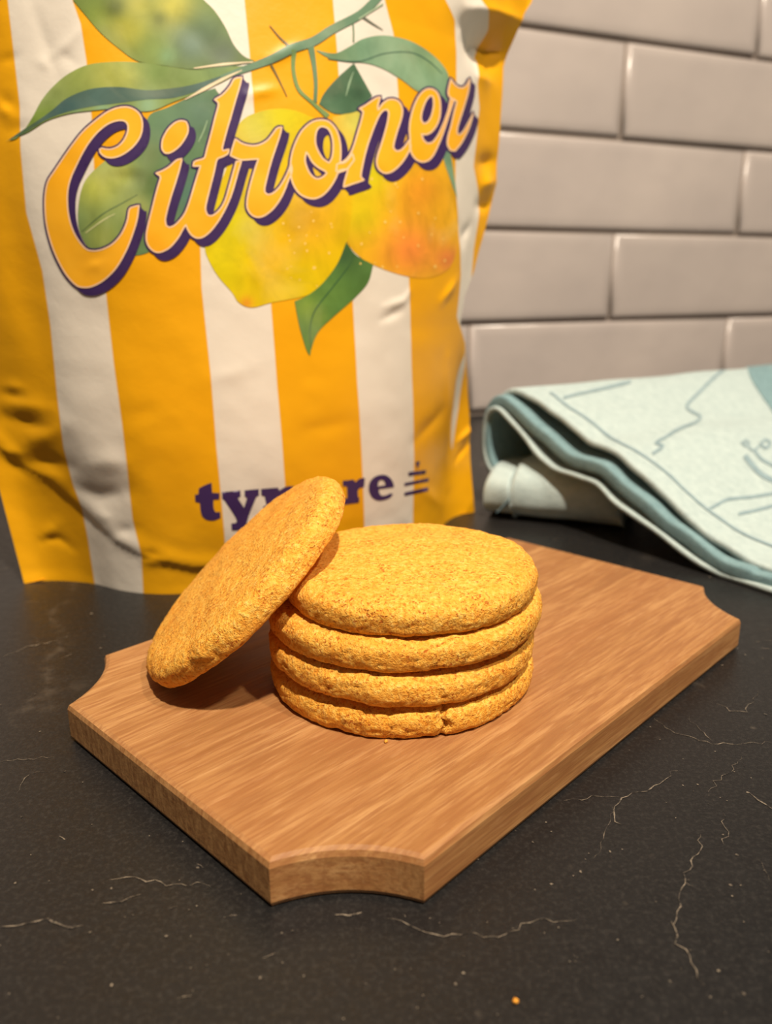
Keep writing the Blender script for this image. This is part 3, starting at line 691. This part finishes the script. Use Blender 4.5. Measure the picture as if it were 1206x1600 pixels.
strk = [
 ('branch_print', [(345, 121), (380, 109), (423, 93), (456, 76), (489, 65), (519, 46), (559, 25), (579, 8), (598, -14)], [3, 5, 6, 7, 7, 7, 6.5, 6.5, 6.5], L_(110, 142, 116), .0030),
 ('stem_print', [(459, 78), (458, 109), (466, 139), (486, 159), (512, 182)], [4, 3, 2.8, 2.6, 4], L_(124, 150, 92), .0027),
 ('stem_print', [(485, 72), (490, 100), (493, 130), (492, 160)], [5, 3.5, 3, 3], L_(98, 132, 100), .0026),
 ('thorn_print', [(421, 40), (436, 58), (453, 74)], [.6, 1.2, 2], L_(120, 104, 70), .0026),
 ('thorn_print', [(423, 101), (434, 122), (448, 151)], [2, 1.2, .6], L_(120, 104, 60), .0026),
 ('thorn_print', [(564, 25), (580, 36), (598, 47)], [2, 1.3, .5], L_(106, 112, 100), .0026),
 ('stem_print', [(551, 34), (552, 50), (552, 66)], [1.3, 1.3, 1.3], L_(112, 138, 110), .0016),
 ('vein_print', [(128, 362), (160, 335), (190, 318), (215, 304)], [.6, 1, 1, .6], L_(100, 122, 76), .0016),
 ('vein_print', [(134, 364), (160, 345), (180, 334)], [.8, 1.3, .5], L_(206, 208, 150), .0017),
 ('vein_print', [(310, 222), (318, 205), (324, 188)], [.6, 1.2, .6], L_(160, 186, 150), .0017),
 ('vein_print', [(486, 545), (484, 515), (492, 485), (520, 448), (545, 415), (552, 398)], [.6, 1, 1.2, 1, 1, .5], L_(62, 100, 62), .0024),
 ('vein_print', [(512, 92), (560, 96), (600, 84), (640, 82), (668, 95), (690, 115)], [.8, 1.2, 1.2, 1, 1, .6], L_(80, 116, 96), .0024),
 ('vein_print', [(540, 150), (546, 128), (552, 112)], [.6, 1.6, .5], L_(150, 178, 146), .0026),
 ('vein_print', [(560, 30), (598, 6)], [1.2, 1.2], L_(170, 190, 160), .0034),
 ('leaf_gap_print', [(303, 107), (348, 101), (395, 97)], [.8, 2.0, .8], L_(240, 220, 186), .0030),
 ('leaf_gap_print', [(289, 156), (318, 140), (350, 123), (378, 110)], [.6, 2.6, 2.4, .6], L_(240, 220, 186), .0034),
]
for nm, pp, hw, col, lift in strk:
    hwp = np.interp(np.linspace(0, 1, 40), np.linspace(0, 1, len(hw)), hw); p = smooth_poly(pp, False, 3.0, 200)
    t = np.linspace(0, 1, len(p)); v, f = strips(outline_strip(p, np.interp(t, np.linspace(0, 1, 40), hwp), False))
    print_mesh(nm, v, f, 0.0003 + lift * 0.6, PAINT, pouch, spots(col, []))
rl = random.Random(5); V2 = []; F2 = []
for i in range(46):                      # pale pores painted on the lemons
    x, y = rl.choice([(rl.uniform(440, 520), rl.uniform(330, 450)), (rl.uniform(560, 700), rl.uniform(270, 420))]); r = rl.uniform(.8, 2.0); k = len(V2)
    V2.append((x, y)); V2 += [(x + r * cos(a), y + r * 1.3 * sin(a)) for a in np.linspace(0, 2 * pi, 7)[:-1]]; F2 += [(k, k + 1 + q, k + 1 + (q + 1) % 6) for q in range(6)]
ob = print_mesh('lemon_pores', np.array(V2), np.array(F2), .0014, m_flat('pale_pore_ink', lin(244, 206, 110)), pouch); ob['kind'] = 'stuff'

C1 = lambda p: zz_(p, 50, 140, 4.704)
C2 = lambda p: zz_(p, 220, 100, 5.0)
C3 = lambda p: zz_(p, 340, 170, 5.482)
C4 = lambda p: zz_(p, 530, 100, 5.482)
LETTERS = [
 ([C1([(788, 852), (772, 960), (735, 1080), (690, 1190), (620, 1310), (530, 1400), (440, 1447), (370, 1452), (320, 1430), (250, 1350), (185, 1230), (140, 1110), (110, 980), (100, 850), (105, 750), (125, 670), (170, 600), (230, 510), (300, 410), (380, 310), (470, 230), (560, 165), (640, 135), (710, 132), (770, 160), (805, 210), (812, 280), (795, 350), (750, 415), (690, 465), (630, 495), (575, 503), (530, 490), (503, 462), (500, 440), (517, 432), (545, 440), (590, 438), (640, 415), (680, 370), (705, 310), (705, 260), (680, 233), (630, 230), (560, 255), (490, 310), (430, 380), (380, 460), (330, 560), (290, 650), (268, 740), (265, 840), (275, 930), (300, 1020), (340, 1100), (400, 1170), (460, 1185), (530, 1170), (600, 1130), (660, 1060), (700, 970), (718, 880), (750, 862)])], 'C'),
 ([C2([(165, 630), (175, 580), (215, 510), (270, 460), (320, 445), (355, 455), (368, 490), (365, 540), (335, 600), (290, 655), (230, 695), (190, 698), (168, 670)])], 'i dot'),
 ([C2([(322, 742), (300, 830), (270, 930), (235, 1040), (205, 1150), (192, 1220), (200, 1265), (225, 1278), (265, 1260), (310, 1215), (345, 1165), (375, 1090), (400, 1010), (430, 910), (466, 797), (408, 800), (415, 768), (440, 755), (480, 745), (497, 735), (520, 650), (550, 540), (580, 420), (602, 340), (605, 310), (590, 290), (575, 280), (620, 255), (660, 220), (700, 170), (730, 120), (787, 106), (770, 180), (740, 280), (700, 420), (665, 540), (635, 660), (642, 680), (686, 667), (680, 700), (640, 725), (605, 738), (590, 760), (570, 850), (540, 970), (510, 1090), (505, 1140), (520, 1180), (550, 1188), (590, 1165), (630, 1120), (660, 1060), (690, 960), (715, 870), (745, 762), (784, 762), (760, 840), (735, 930), (700, 1040), (660, 1130), (610, 1220), (550, 1300), (490, 1350), (440, 1360), (400, 1340), (370, 1300), (352, 1256), (330, 1290), (290, 1360), (230, 1430), (170, 1465), (120, 1470), (75, 1440), (48, 1390), (45, 1330), (60, 1250), (85, 1150), (115, 1030), (140, 940), (155, 890), (150, 875), (118, 855), (170, 835), (220, 805), (270, 760), (298, 746)])], 'it'),
 ([C3([(150, 260), (200, 295), (260, 315), (320, 318), (380, 300), (430, 265), (470, 215), (505, 170), (547, 158), (530, 230), (500, 320), (460, 440), (425, 570), (400, 680), (405, 720), (430, 738), (470, 725), (520, 680), (560, 620), (600, 540), (625, 470), (632, 540), (600, 620), (570, 700), (530, 780), (470, 860), (400, 915), (340, 930), (290, 910), (255, 860), (250, 800), (262, 720), (290, 610), (320, 510), (347, 432), (290, 435), (210, 440), (165, 428), (108, 402), (125, 340)])], 'r'),
 ([C3([(620, 480), (635, 380), (670, 280), (720, 190), (790, 125), (860, 100), (930, 105), (980, 140), (1020, 200), (1045, 290), (1050, 380), (1045, 470), (1075, 465), (1110, 440), (1150, 385), (1165, 440), (1100, 520), (1030, 550), (1010, 590), (970, 660), (910, 730), (840, 768), (770, 765), (700, 730), (650, 660), (625, 580)]),
   C3([(880, 155), (850, 180), (835, 230), (835, 300), (860, 370), (900, 430), (950, 465), (975, 420), (985, 340), (980, 260), (955, 190), (920, 160)]),
   C3([(755, 372), (745, 440), (760, 500), (790, 560), (840, 600), (890, 590), (932, 553), (915, 535), (860, 505), (810, 460), (775, 400)])], 'o'),
 ([C4([(165, 385), (220, 355), (270, 320), (310, 295), (347, 283), (325, 360), (328, 400), (360, 350), (410, 310), (460, 305), (505, 325), (530, 370), (535, 420), (520, 490), (490, 580), (465, 670), (460, 720), (480, 745), (510, 745), (550, 715), (595, 650), (605, 720), (590, 750), (550, 820), (490, 890), (430, 930), (380, 935), (335, 905), (315, 850), (325, 780), (355, 690), (385, 590), (410, 490), (418, 420), (405, 395), (380, 395), (345, 430), (310, 500), (275, 590), (240, 690), (210, 800), (185, 920), (180, 970), (208, 995), (150, 1015), (90, 1035), (32, 1057), (40, 1010), (60, 940), (70, 905), (30, 905), (-30, 925), (-25, 862), (40, 830), (85, 780), (120, 700), (150, 600), (180, 500), (200, 415), (190, 398)])], 'n'),
 ([C4([(600, 640), (595, 560), (605, 470), (635, 360), (680, 270), (735, 220), (785, 215), (830, 245), (855, 310), (860, 390), (850, 470), (820, 540), (775, 590), (730, 607), (698, 600), (715, 650), (745, 680), (785, 675), (820, 640), (850, 590), (890, 500), (925, 400), (945, 305), (978, 300), (955, 370), (920, 480), (880, 600), (840, 700), (800, 780), (760, 825), (710, 840), (660, 825), (620, 780), (600, 720)]),
   C4([(770, 275), (735, 320), (705, 400), (695, 470), (715, 512), (750, 500), (780, 450), (800, 370), (800, 300), (788, 275)])], 'e'),
 ([C4([(948, 128), (985, 180), (1030, 205), (1075, 190), (1112, 126), (1100, 230), (1070, 340), (1035, 450), (1005, 550), (1005, 600), (1030, 605), (1060, 570), (1100, 500), (1142, 418), (1110, 530), (1070, 620), (1030, 690), (985, 745), (945, 740), (920, 690), (925, 620), (950, 530), (975, 420), (1000, 322), (950, 295), (925, 245)])], 'r'),
]
for polys, ch in LETTERS:
    ps = [smooth_poly(p, True, 2.5, 50) for p in polys]
    v, f = tri_fill(ps, 4.0)
    L = print_mesh('letter', v, f, .0030, FACE, pouch); L['label'] = 'amber script letter of the title word'
    v, f = mmerge(*[strips(outline_strip(p, 1.15)) for p in ps]); print_mesh('letter_outline', v, f, .0034, CREAM, L)
    sh = np.array([10.0, 10.5]) if ch != 'r' or polys[0][0][0] < 600 else np.array([7.0, 9.5])
    parts = [strips(outline_strip(p, 4.0)) for p in ps]
    for p in ps:
        rows = [np.vstack([p, p[:1]]) + sh * t for t in np.linspace(0, 1, 5)]; parts.append(strips([rows]))
        parts.append(strips(outline_strip(p + sh, 2.4)))
    v, f = mmerge(*parts); print_mesh('letter_block_edge', v, f, .0024, INK, L)
B1 = lambda p: zz_(p, 290, 700, 6.03)
B2 = lambda p: zz_(p, 540, 700, 8.04)
BR = [
 [B1([(245, 325), (250, 420), (320, 425), (318, 482), (262, 485), (265, 570), (285, 605), (325, 600), (330, 655), (270, 680), (200, 675), (155, 640), (140, 580), (135, 515), (92, 505), (88, 440), (120, 435), (125, 380), (180, 350)])],
 [B1([(343, 415), (515, 400), (518, 455), (490, 470), (550, 562), (578, 470), (555, 455), (555, 398), (690, 385), (690, 445), (665, 460), (600, 620), (565, 740), (545, 770), (435, 775), (430, 710), (475, 705), (480, 690), (470, 650), (365, 490), (345, 475)])],
 [B1([(710, 385), (870, 372), (880, 400), (950, 362), (1020, 360), (1060, 400), (1070, 520), (1100, 518), (1100, 570), (940, 585), (940, 530), (965, 520), (955, 440), (920, 430), (885, 460), (890, 530), (910, 530), (910, 585), (735, 605), (730, 550), (760, 540), (745, 455), (712, 445)])],
 [[(479, 775), (481, 763), (490, 756), (502, 755), (511, 759), (526, 753), (529, 762), (520, 766), (521, 776), (513, 785), (500, 788), (512, 793), (524, 797), (526, 808), (514, 817), (494, 819), (480, 813), (479, 803), (486, 797), (480, 790), (485, 784)], [(492, 772), (496, 763), (504, 764), (506, 773), (500, 780)], [(490, 804), (500, 801), (514, 805), (510, 811), (494, 811)]],
 [B2([(-40, 412), (100, 395), (120, 430), (170, 385), (240, 375), (228, 490), (175, 500), (150, 530), (152, 610), (172, 625), (165, 685), (-20, 710), (-25, 640), (20, 630), (15, 480), (-35, 480)])],
 [B2([(288, 500), (300, 430), (350, 370), (420, 340), (500, 340), (560, 380), (595, 440), (605, 492), (415, 515), (420, 570), (450, 600), (500, 595), (560, 568), (592, 575), (560, 620), (490, 650), (410, 660), (340, 630), (300, 570)]), B2([(400, 482), (410, 420), (445, 395), (480, 410), (502, 465)])],
]
for polys in BR:
    ps = [smooth_poly(p, True, 2.5, 35) for p in polys]; v, f = tri_fill(ps, 4.0); q = print_mesh('brand_letter', v, f, .0012, INK, pouch)
emb = None
for p in [B2([(735, 558), (1035, 490), (1035, 537), (735, 602)]), B2([(735, 440), (1040, 375), (1040, 417), (735, 477)]), B2([(785, 302), (1010, 275), (1000, 322), (785, 350)]), B2([(880, 172), (928, 165), (926, 205), (912, 222), (910, 250), (892, 252), (890, 222), (878, 205)])]:
    v, f = tri_fill([smooth_poly(p, True, 3.0, 20)], 4.0)
    q = print_mesh('emblem' if emb is None else 'emblem_bar', v, f, .0012, INK, pouch if emb is None else emb)
    if emb is None: emb = q; q['label'] = 'violet layered cake emblem'

# ------------------------------------------------------------------ towel
TE = np.array([0.5836, -0.8120, 0.0]); TD = np.array([0.8120, 0.5836, 0.0]); T0 = np.array([0.60, 3.53, 0.0])
PALE = m_towel('pale_aqua_towelling', lin(168, 185, 185), lin(188, 203, 201)); TEAL = m_towel('teal_towelling', lin(112, 142, 148), lin(130, 160, 165))
def tsec(px):
    """front edge sketch -> (e, z) in the upright plane through the front edge"""
    P = on_plane(px, T0, TD); return np.stack([(P - T0) @ TE, P[:, 2]], 1)
top_edge = tsec([(806, 611), (835, 625), (870, 651), (920, 690), (960, 706), (1000, 741), (1050, 790), (1100, 836), (1150, 866), (1206, 896)])
low_edge = tsec([(790, 636), (812, 660), (845, 700), (875, 730), (905, 741), (940, 751), (965, 778), (1000, 802), (1040, 832), (1090, 870), (1140, 897), (1206, 924)])
def resample(p, n):
    d = np.r_[0, np.cumsum(np.linalg.norm(np.diff(p, axis=0), axis=1))]; t = np.linspace(0, d[-1], n); return np.stack([np.interp(t, d, p[:, i]) for i in range(p.shape[1])], 1)
def profile(frac, n=150):
    """section of one layer: frac 0 = lowest layer, 1 = top layer; from the right end over the crest and round the loop on the left"""
    a = resample(low_edge, 40); b = resample(top_edge, 40); up = (a * (1 - frac) + b * frac)[::-1]
    ext = up[0] + np.array([[0.9, -0.0], [0.45, 0.0]]); ext[:, 1] = max(0.012 + 0.03 * frac, up[0][1] - 0.01)
    ext[0, 1] = 0.012 + 0.025 * frac; ext[1, 1] = 0.5 * (ext[0, 1] + up[0][1]) 
    c = up[-1]; r = 0.035 + 0.075 * frac
    zt_, zb_ = c[1], 0.17 - 0.03 * frac
    loop = []
    for q in range(1, 15):
        a_ = pi * q / 15; rx = 0.10 + 0.05 * frac; mid = (zt_ + zb_) / 2
        loop.append((c[0] - rx * sin(a_) ** 0.8, mid + (zt_ - mid) * cos(a_)))
    tail = [(c[0] + x, zb_ - 0.01) for x in (0.02, 0.05)]
    p = np.vstack([ext, up, loop, tail]); pr = resample(p, n)
    for _ in range(3): pr[1:-1] = (pr[:-2] + 2 * pr[1:-1] + pr[2:]) / 4
    return pr
def cloth(name, prof_, mat, d0, d1, thick, seed, nd=90, rip=0.0):
    n = len(prof_); V = []
    ds = np.r_[np.linspace(d0, d0 + 0.25, 22), np.linspace(d0 + 0.25, d1, nd - 22)[1:]]
    for d in ds:
        for i, (e, z) in enumerate(prof_):
            fr_ = math.exp(-(d - d0) / 0.25)
            wz = 0.018 * noise.noise(Vector((e * 3 + seed, d * 1.6, seed))) * min(1, max(0, (d - d0) * 3)) + rip * fr_ * noise.noise(Vector((e * 9, seed * 3.3, d))) 
            de = 0.010 * noise.noise(Vector((e * 5, z * 5, seed * 2.1))) 
            sag = -0.05 * min(1, (d - d0) / 3.0) * min(1.0, z / 0.3)
            p = T0 + TE * e + TD * (d + de) ; V.append((p[0], p[1], max(thick / 2 + 0.002, z + (wz if z > 0.03 else 0) + sag)))
    ob = mesh_obj(name, V, grid_faces(len(ds), n), mat)
    md = ob.modifiers.new('thickness', 'SOLIDIFY'); md.thickness = thick * U; md.offset = 0.0
    bv = ob.modifiers.new('round', 'BEVEL'); bv.width = thick * U * 0.45; bv.segments = 3; bv.limit_method = 'ANGLE'; bv.angle_limit = radians(60)
    return ob
towel = empty('kitchen_towel', Vector(T0 + TE * 0.5 + TD * 0.6) * U)
tag(towel, 'pale aqua kitchen towel folded in layers against the tiled wall', 'towel')
pr_low, pr_mid, pr_top = profile(0.0), profile(0.44), profile(1.0)
adopt(cloth('bottom_layer', pr_low, PALE, -0.05, 3.4, 0.022, 1, rip=0.010), towel)
adopt(cloth('middle_layer', pr_mid, TEAL, -0.04, 3.4, 0.055, 2, rip=0.018), towel)
tl = cloth('top_layer', pr_top, PALE, 0.0, 3.5, 0.030, 3, rip=0.012); adopt(tl, towel)
# lower bundle: a rolled fold that lies on the worktop under the loop
BE = np.array([0.92, -0.39, 0.0]); BD = np.array([0.39, 0.92, 0.0]); B0 = np.array([0.445, 3.40, 0.0])
def bundle(name, e0, e1, zt_, dfront, depth, mat, seed, rend=0.10):
    V = []; ne, na = 60, 40
    for i in range(ne):
        t = i / (ne - 1); e = e0 + (e1 - e0) * t
        endk = min(1.0, (1 - t) * (e1 - e0) / rend); endk2 = min(1.0, t * (e1 - e0) / 0.03)
        k = math.sqrt(max(0.0, 1 - (1 - endk) ** 2)) * (0.82 + 0.18 * math.sqrt(max(0, 1 - (1 - endk2) ** 2)))
        k = max(k, 0.02)
        for j in range(na):
            a = 2 * pi * j / na; ca = math.copysign(abs(cos(a)) ** 0.6, cos(a)); sa = math.copysign(abs(sin(a)) ** 0.75, sin(a))
            d = dfront + depth / 2 - depth / 2 * ca * (0.93 + 0.07 * k); z = zt_ / 2 + zt_ / 2 * sa * (0.25 + 0.75 * k) - zt_ / 2 * 0.75 * (1 - k)
            w_ = 0.010 * noise.noise(Vector((e * 6 + seed, a * 1.2, seed)))
            p = B0 + BE * (e + 0.01 * noise.noise(Vector((a, seed, 0)))) + BD * (d - w_); V.append((p[0], p[1], max(0.003, z + w_)))
    k = len(V); F = grid_faces(ne, na, True)
    F += [tuple(range(na)), tuple(range(k - na, k))[::-1]]
    return mesh_obj(name, V, [f[::-1] for f in F], mat)
adopt(bundle('rolled_fold', 0.112, 0.60, 0.250, 0.0, 0.55, PALE, 4, 0.14), towel)
adopt(bundle('folded_end', -0.01, 0.125, 0.225, 0.005, 0.6, PALE, 6, 0.03), towel)
SEAM = m_towel('blue_seam_yarn', lin(96, 124, 138), lin(112, 140, 152))
for k_, (pa, pb) in enumerate([((776, 801), (797, 779))]):
    q = on_plane([pa, pb], B0 + BD * 0.000, BD); tt_ = np.linspace(0, 1, 9)[:, None]; cc = q[0] * (1 - tt_) + q[1] * tt_; V = []
    for c_ in cc:
        for a in range(6): V.append(c_ + BD * 0.006 * cos(a * pi / 3) + np.array([0, 0, 0.006 * sin(a * pi / 3)]))
    adopt(mesh_obj('seam', V, grid_faces(9, 6, True), SEAM), towel)
# printed lines on the top layer
pt = pr_top; io = np.argsort(pt[:, 0]); kk = pt[:, 1] > 0.02
ups = pt[:60][::-1]
def top_hit(px):
    r = rays(px); z = np.full(len(r), 0.35); srt = np.argsort(pt[:110, 0]); E_, Z_ = pt[:110, 0][srt], pt[:110, 1][srt]
    # use the upper branch only
    for _ in range(80):
        t = (z - 1) / r[:, 2]; P = CAM + t[:, None] * r; e = (P - T0) @ TE; d = (P - T0) @ TD
        zs = np.interp(e, UE, UZ) - 0.05 * np.clip(d / 3.0, 0, 1) * np.minimum(1, np.interp(e, UE, UZ) / 0.3)
        z = 0.75 * z + 0.25 * zs
    t = (z - 1) / r[:, 2]; return CAM + t[:, None] * r
ic = int(np.argmax(pt[:, 1])); UE, UZ = pt[:ic + 1, 0][::-1], pt[:ic + 1, 1][::-1]
LINE = m_towel('blue_grey_yarn', lin(128, 150, 158), lin(146, 168, 174))
bpy.context.view_layer.update()
from mathutils.bvhtree import BVHTree
_dg = bpy.context.evaluated_depsgraph_get(); _tlb = BVHTree.FromObject(tl, _dg)
_tinv = tl.matrix_world.inverted()
def drop(P, lift=0.004):
    """lay points on to the cloth's top face from straight above"""
    out = []
    for p in P:
        o3 = _tinv @ (Vector((p[0], p[1], p[2] + 0.25)) * U); hit_, nn, *_ = _tlb.ray_cast(o3, Vector((0, 0, -1)))
        q = (tl.matrix_world @ hit_) / U if hit_ is not None else Vector(p)
        out.append((q.x, q.y, q.z + lift))
    return np.array(out)
def yarn(name, px, hw, closed=False):
    p = smooth_poly(px, closed, 5.0, 200); v, f = strips(outline_strip(p, hw, closed)); P = drop(top_hit(v))
    a = v[f[:, 1]] - v[f[:, 0]]; b = v[f[:, 2]] - v[f[:, 0]]; fl = (a[:, 0] * b[:, 1] - a[:, 1] * b[:, 0]) > 0
    f = np.where(fl[:, None], f[:, ::-1], f); ob = mesh_obj(name, P, f, LINE); adopt(ob, towel); return ob
yarn('woven_line', [(859, 619), (885, 640), (920, 664), (952, 688), (1010, 722), (1048, 754), (1078, 783), (1111, 810), (1162, 842), (1206, 859), (1240, 872)], 1.6)
yarn('woven_line', [(880, 629), (905, 621), (935, 613), (985, 602)], 2.0)
yarn('woven_line', [(1138, 577), (1105, 605), (1073, 637), (1080, 648), (1094, 657), (1086, 668), (1057, 680), (1040, 690), (1023, 699), (1036, 704), (1019, 716)], 2.2)
yarn('woven_line', [(1107, 805), (1120, 798), (1136, 790), (1170, 786), (1206, 780), (1250, 772)], 2.2)
yarn('woven_line', [(1153, 812), (1180, 806), (1206, 799), (1250, 788)], 2.2)
yarn('woven_berry', [(1158, 700), (1164, 696), (1170, 700), (1164, 705)], 2.0, True)
yarn('woven_berry', [(1188, 700), (1195, 694), (1203, 700), (1195, 708)], 2.4, True)
yarn('woven_line', [(1163, 719), (1175, 735), (1190, 750), (1212, 762)], 4.0)
yarn('woven_line', [(1178, 712), (1190, 726), (1212, 738)], 2.2)
yarn('woven_line', [(1168, 705), (1176, 712), (1186, 704)], 1.6)
poly = smooth_poly([(1165, 574), (1172, 594), (1184, 615), (1200, 640), (1240, 690), (1290, 660), (1290, 566), (1220, 569)], True, 8, 40); v, f = tri_fill([poly], 9.0)
P = drop(top_hit(v)); a = v[f[:, 1]] - v[f[:, 0]]; b = v[f[:, 2]] - v[f[:, 0]]; fl = (a[:, 0] * b[:, 1] - a[:, 1] * b[:, 0]) > 0
ob = mesh_obj('woven_patch', P, np.where(fl[:, None], f[:, ::-1], f), TEAL); adopt(ob, towel); ob['label'] = 'plain teal woven patch'

# ------------------------------------------------------------------ crumbs
def crumb(px, z, r, label, seed):
    p = on_z([px], z)[0]; V = []; nu, nv = 12, 8
    for i in range(nv + 1):
        for j in range(nu):
            th_ = pi * i / nv; ph = 2 * pi * j / nu; d = Vector((sin(th_) * cos(ph), sin(th_) * sin(ph), cos(th_)))
            k = r * (1 + 0.45 * noise.noise(d * 1.8 + Vector((seed, 0, 0)))); V.append((d.x * k, d.y * k, d.z * k * 0.8))
    ob = mesh_obj('crumb', V, grid_faces(nv + 1, nu, True), m_cookie(seed))
    ob.location = Vector((p[0], p[1], z + r * 0.62)) * U; tag(ob, label, 'crumb', 'cookie crumbs'); return ob
crumb((805, 1566), 0, 0.0046, 'tiny yellow crumb alone on the bare black countertop', 11)
crumb((603, 1160), TB + 0.002, 0.0042, 'tiny cookie crumb on the board in front of the stack', 12)
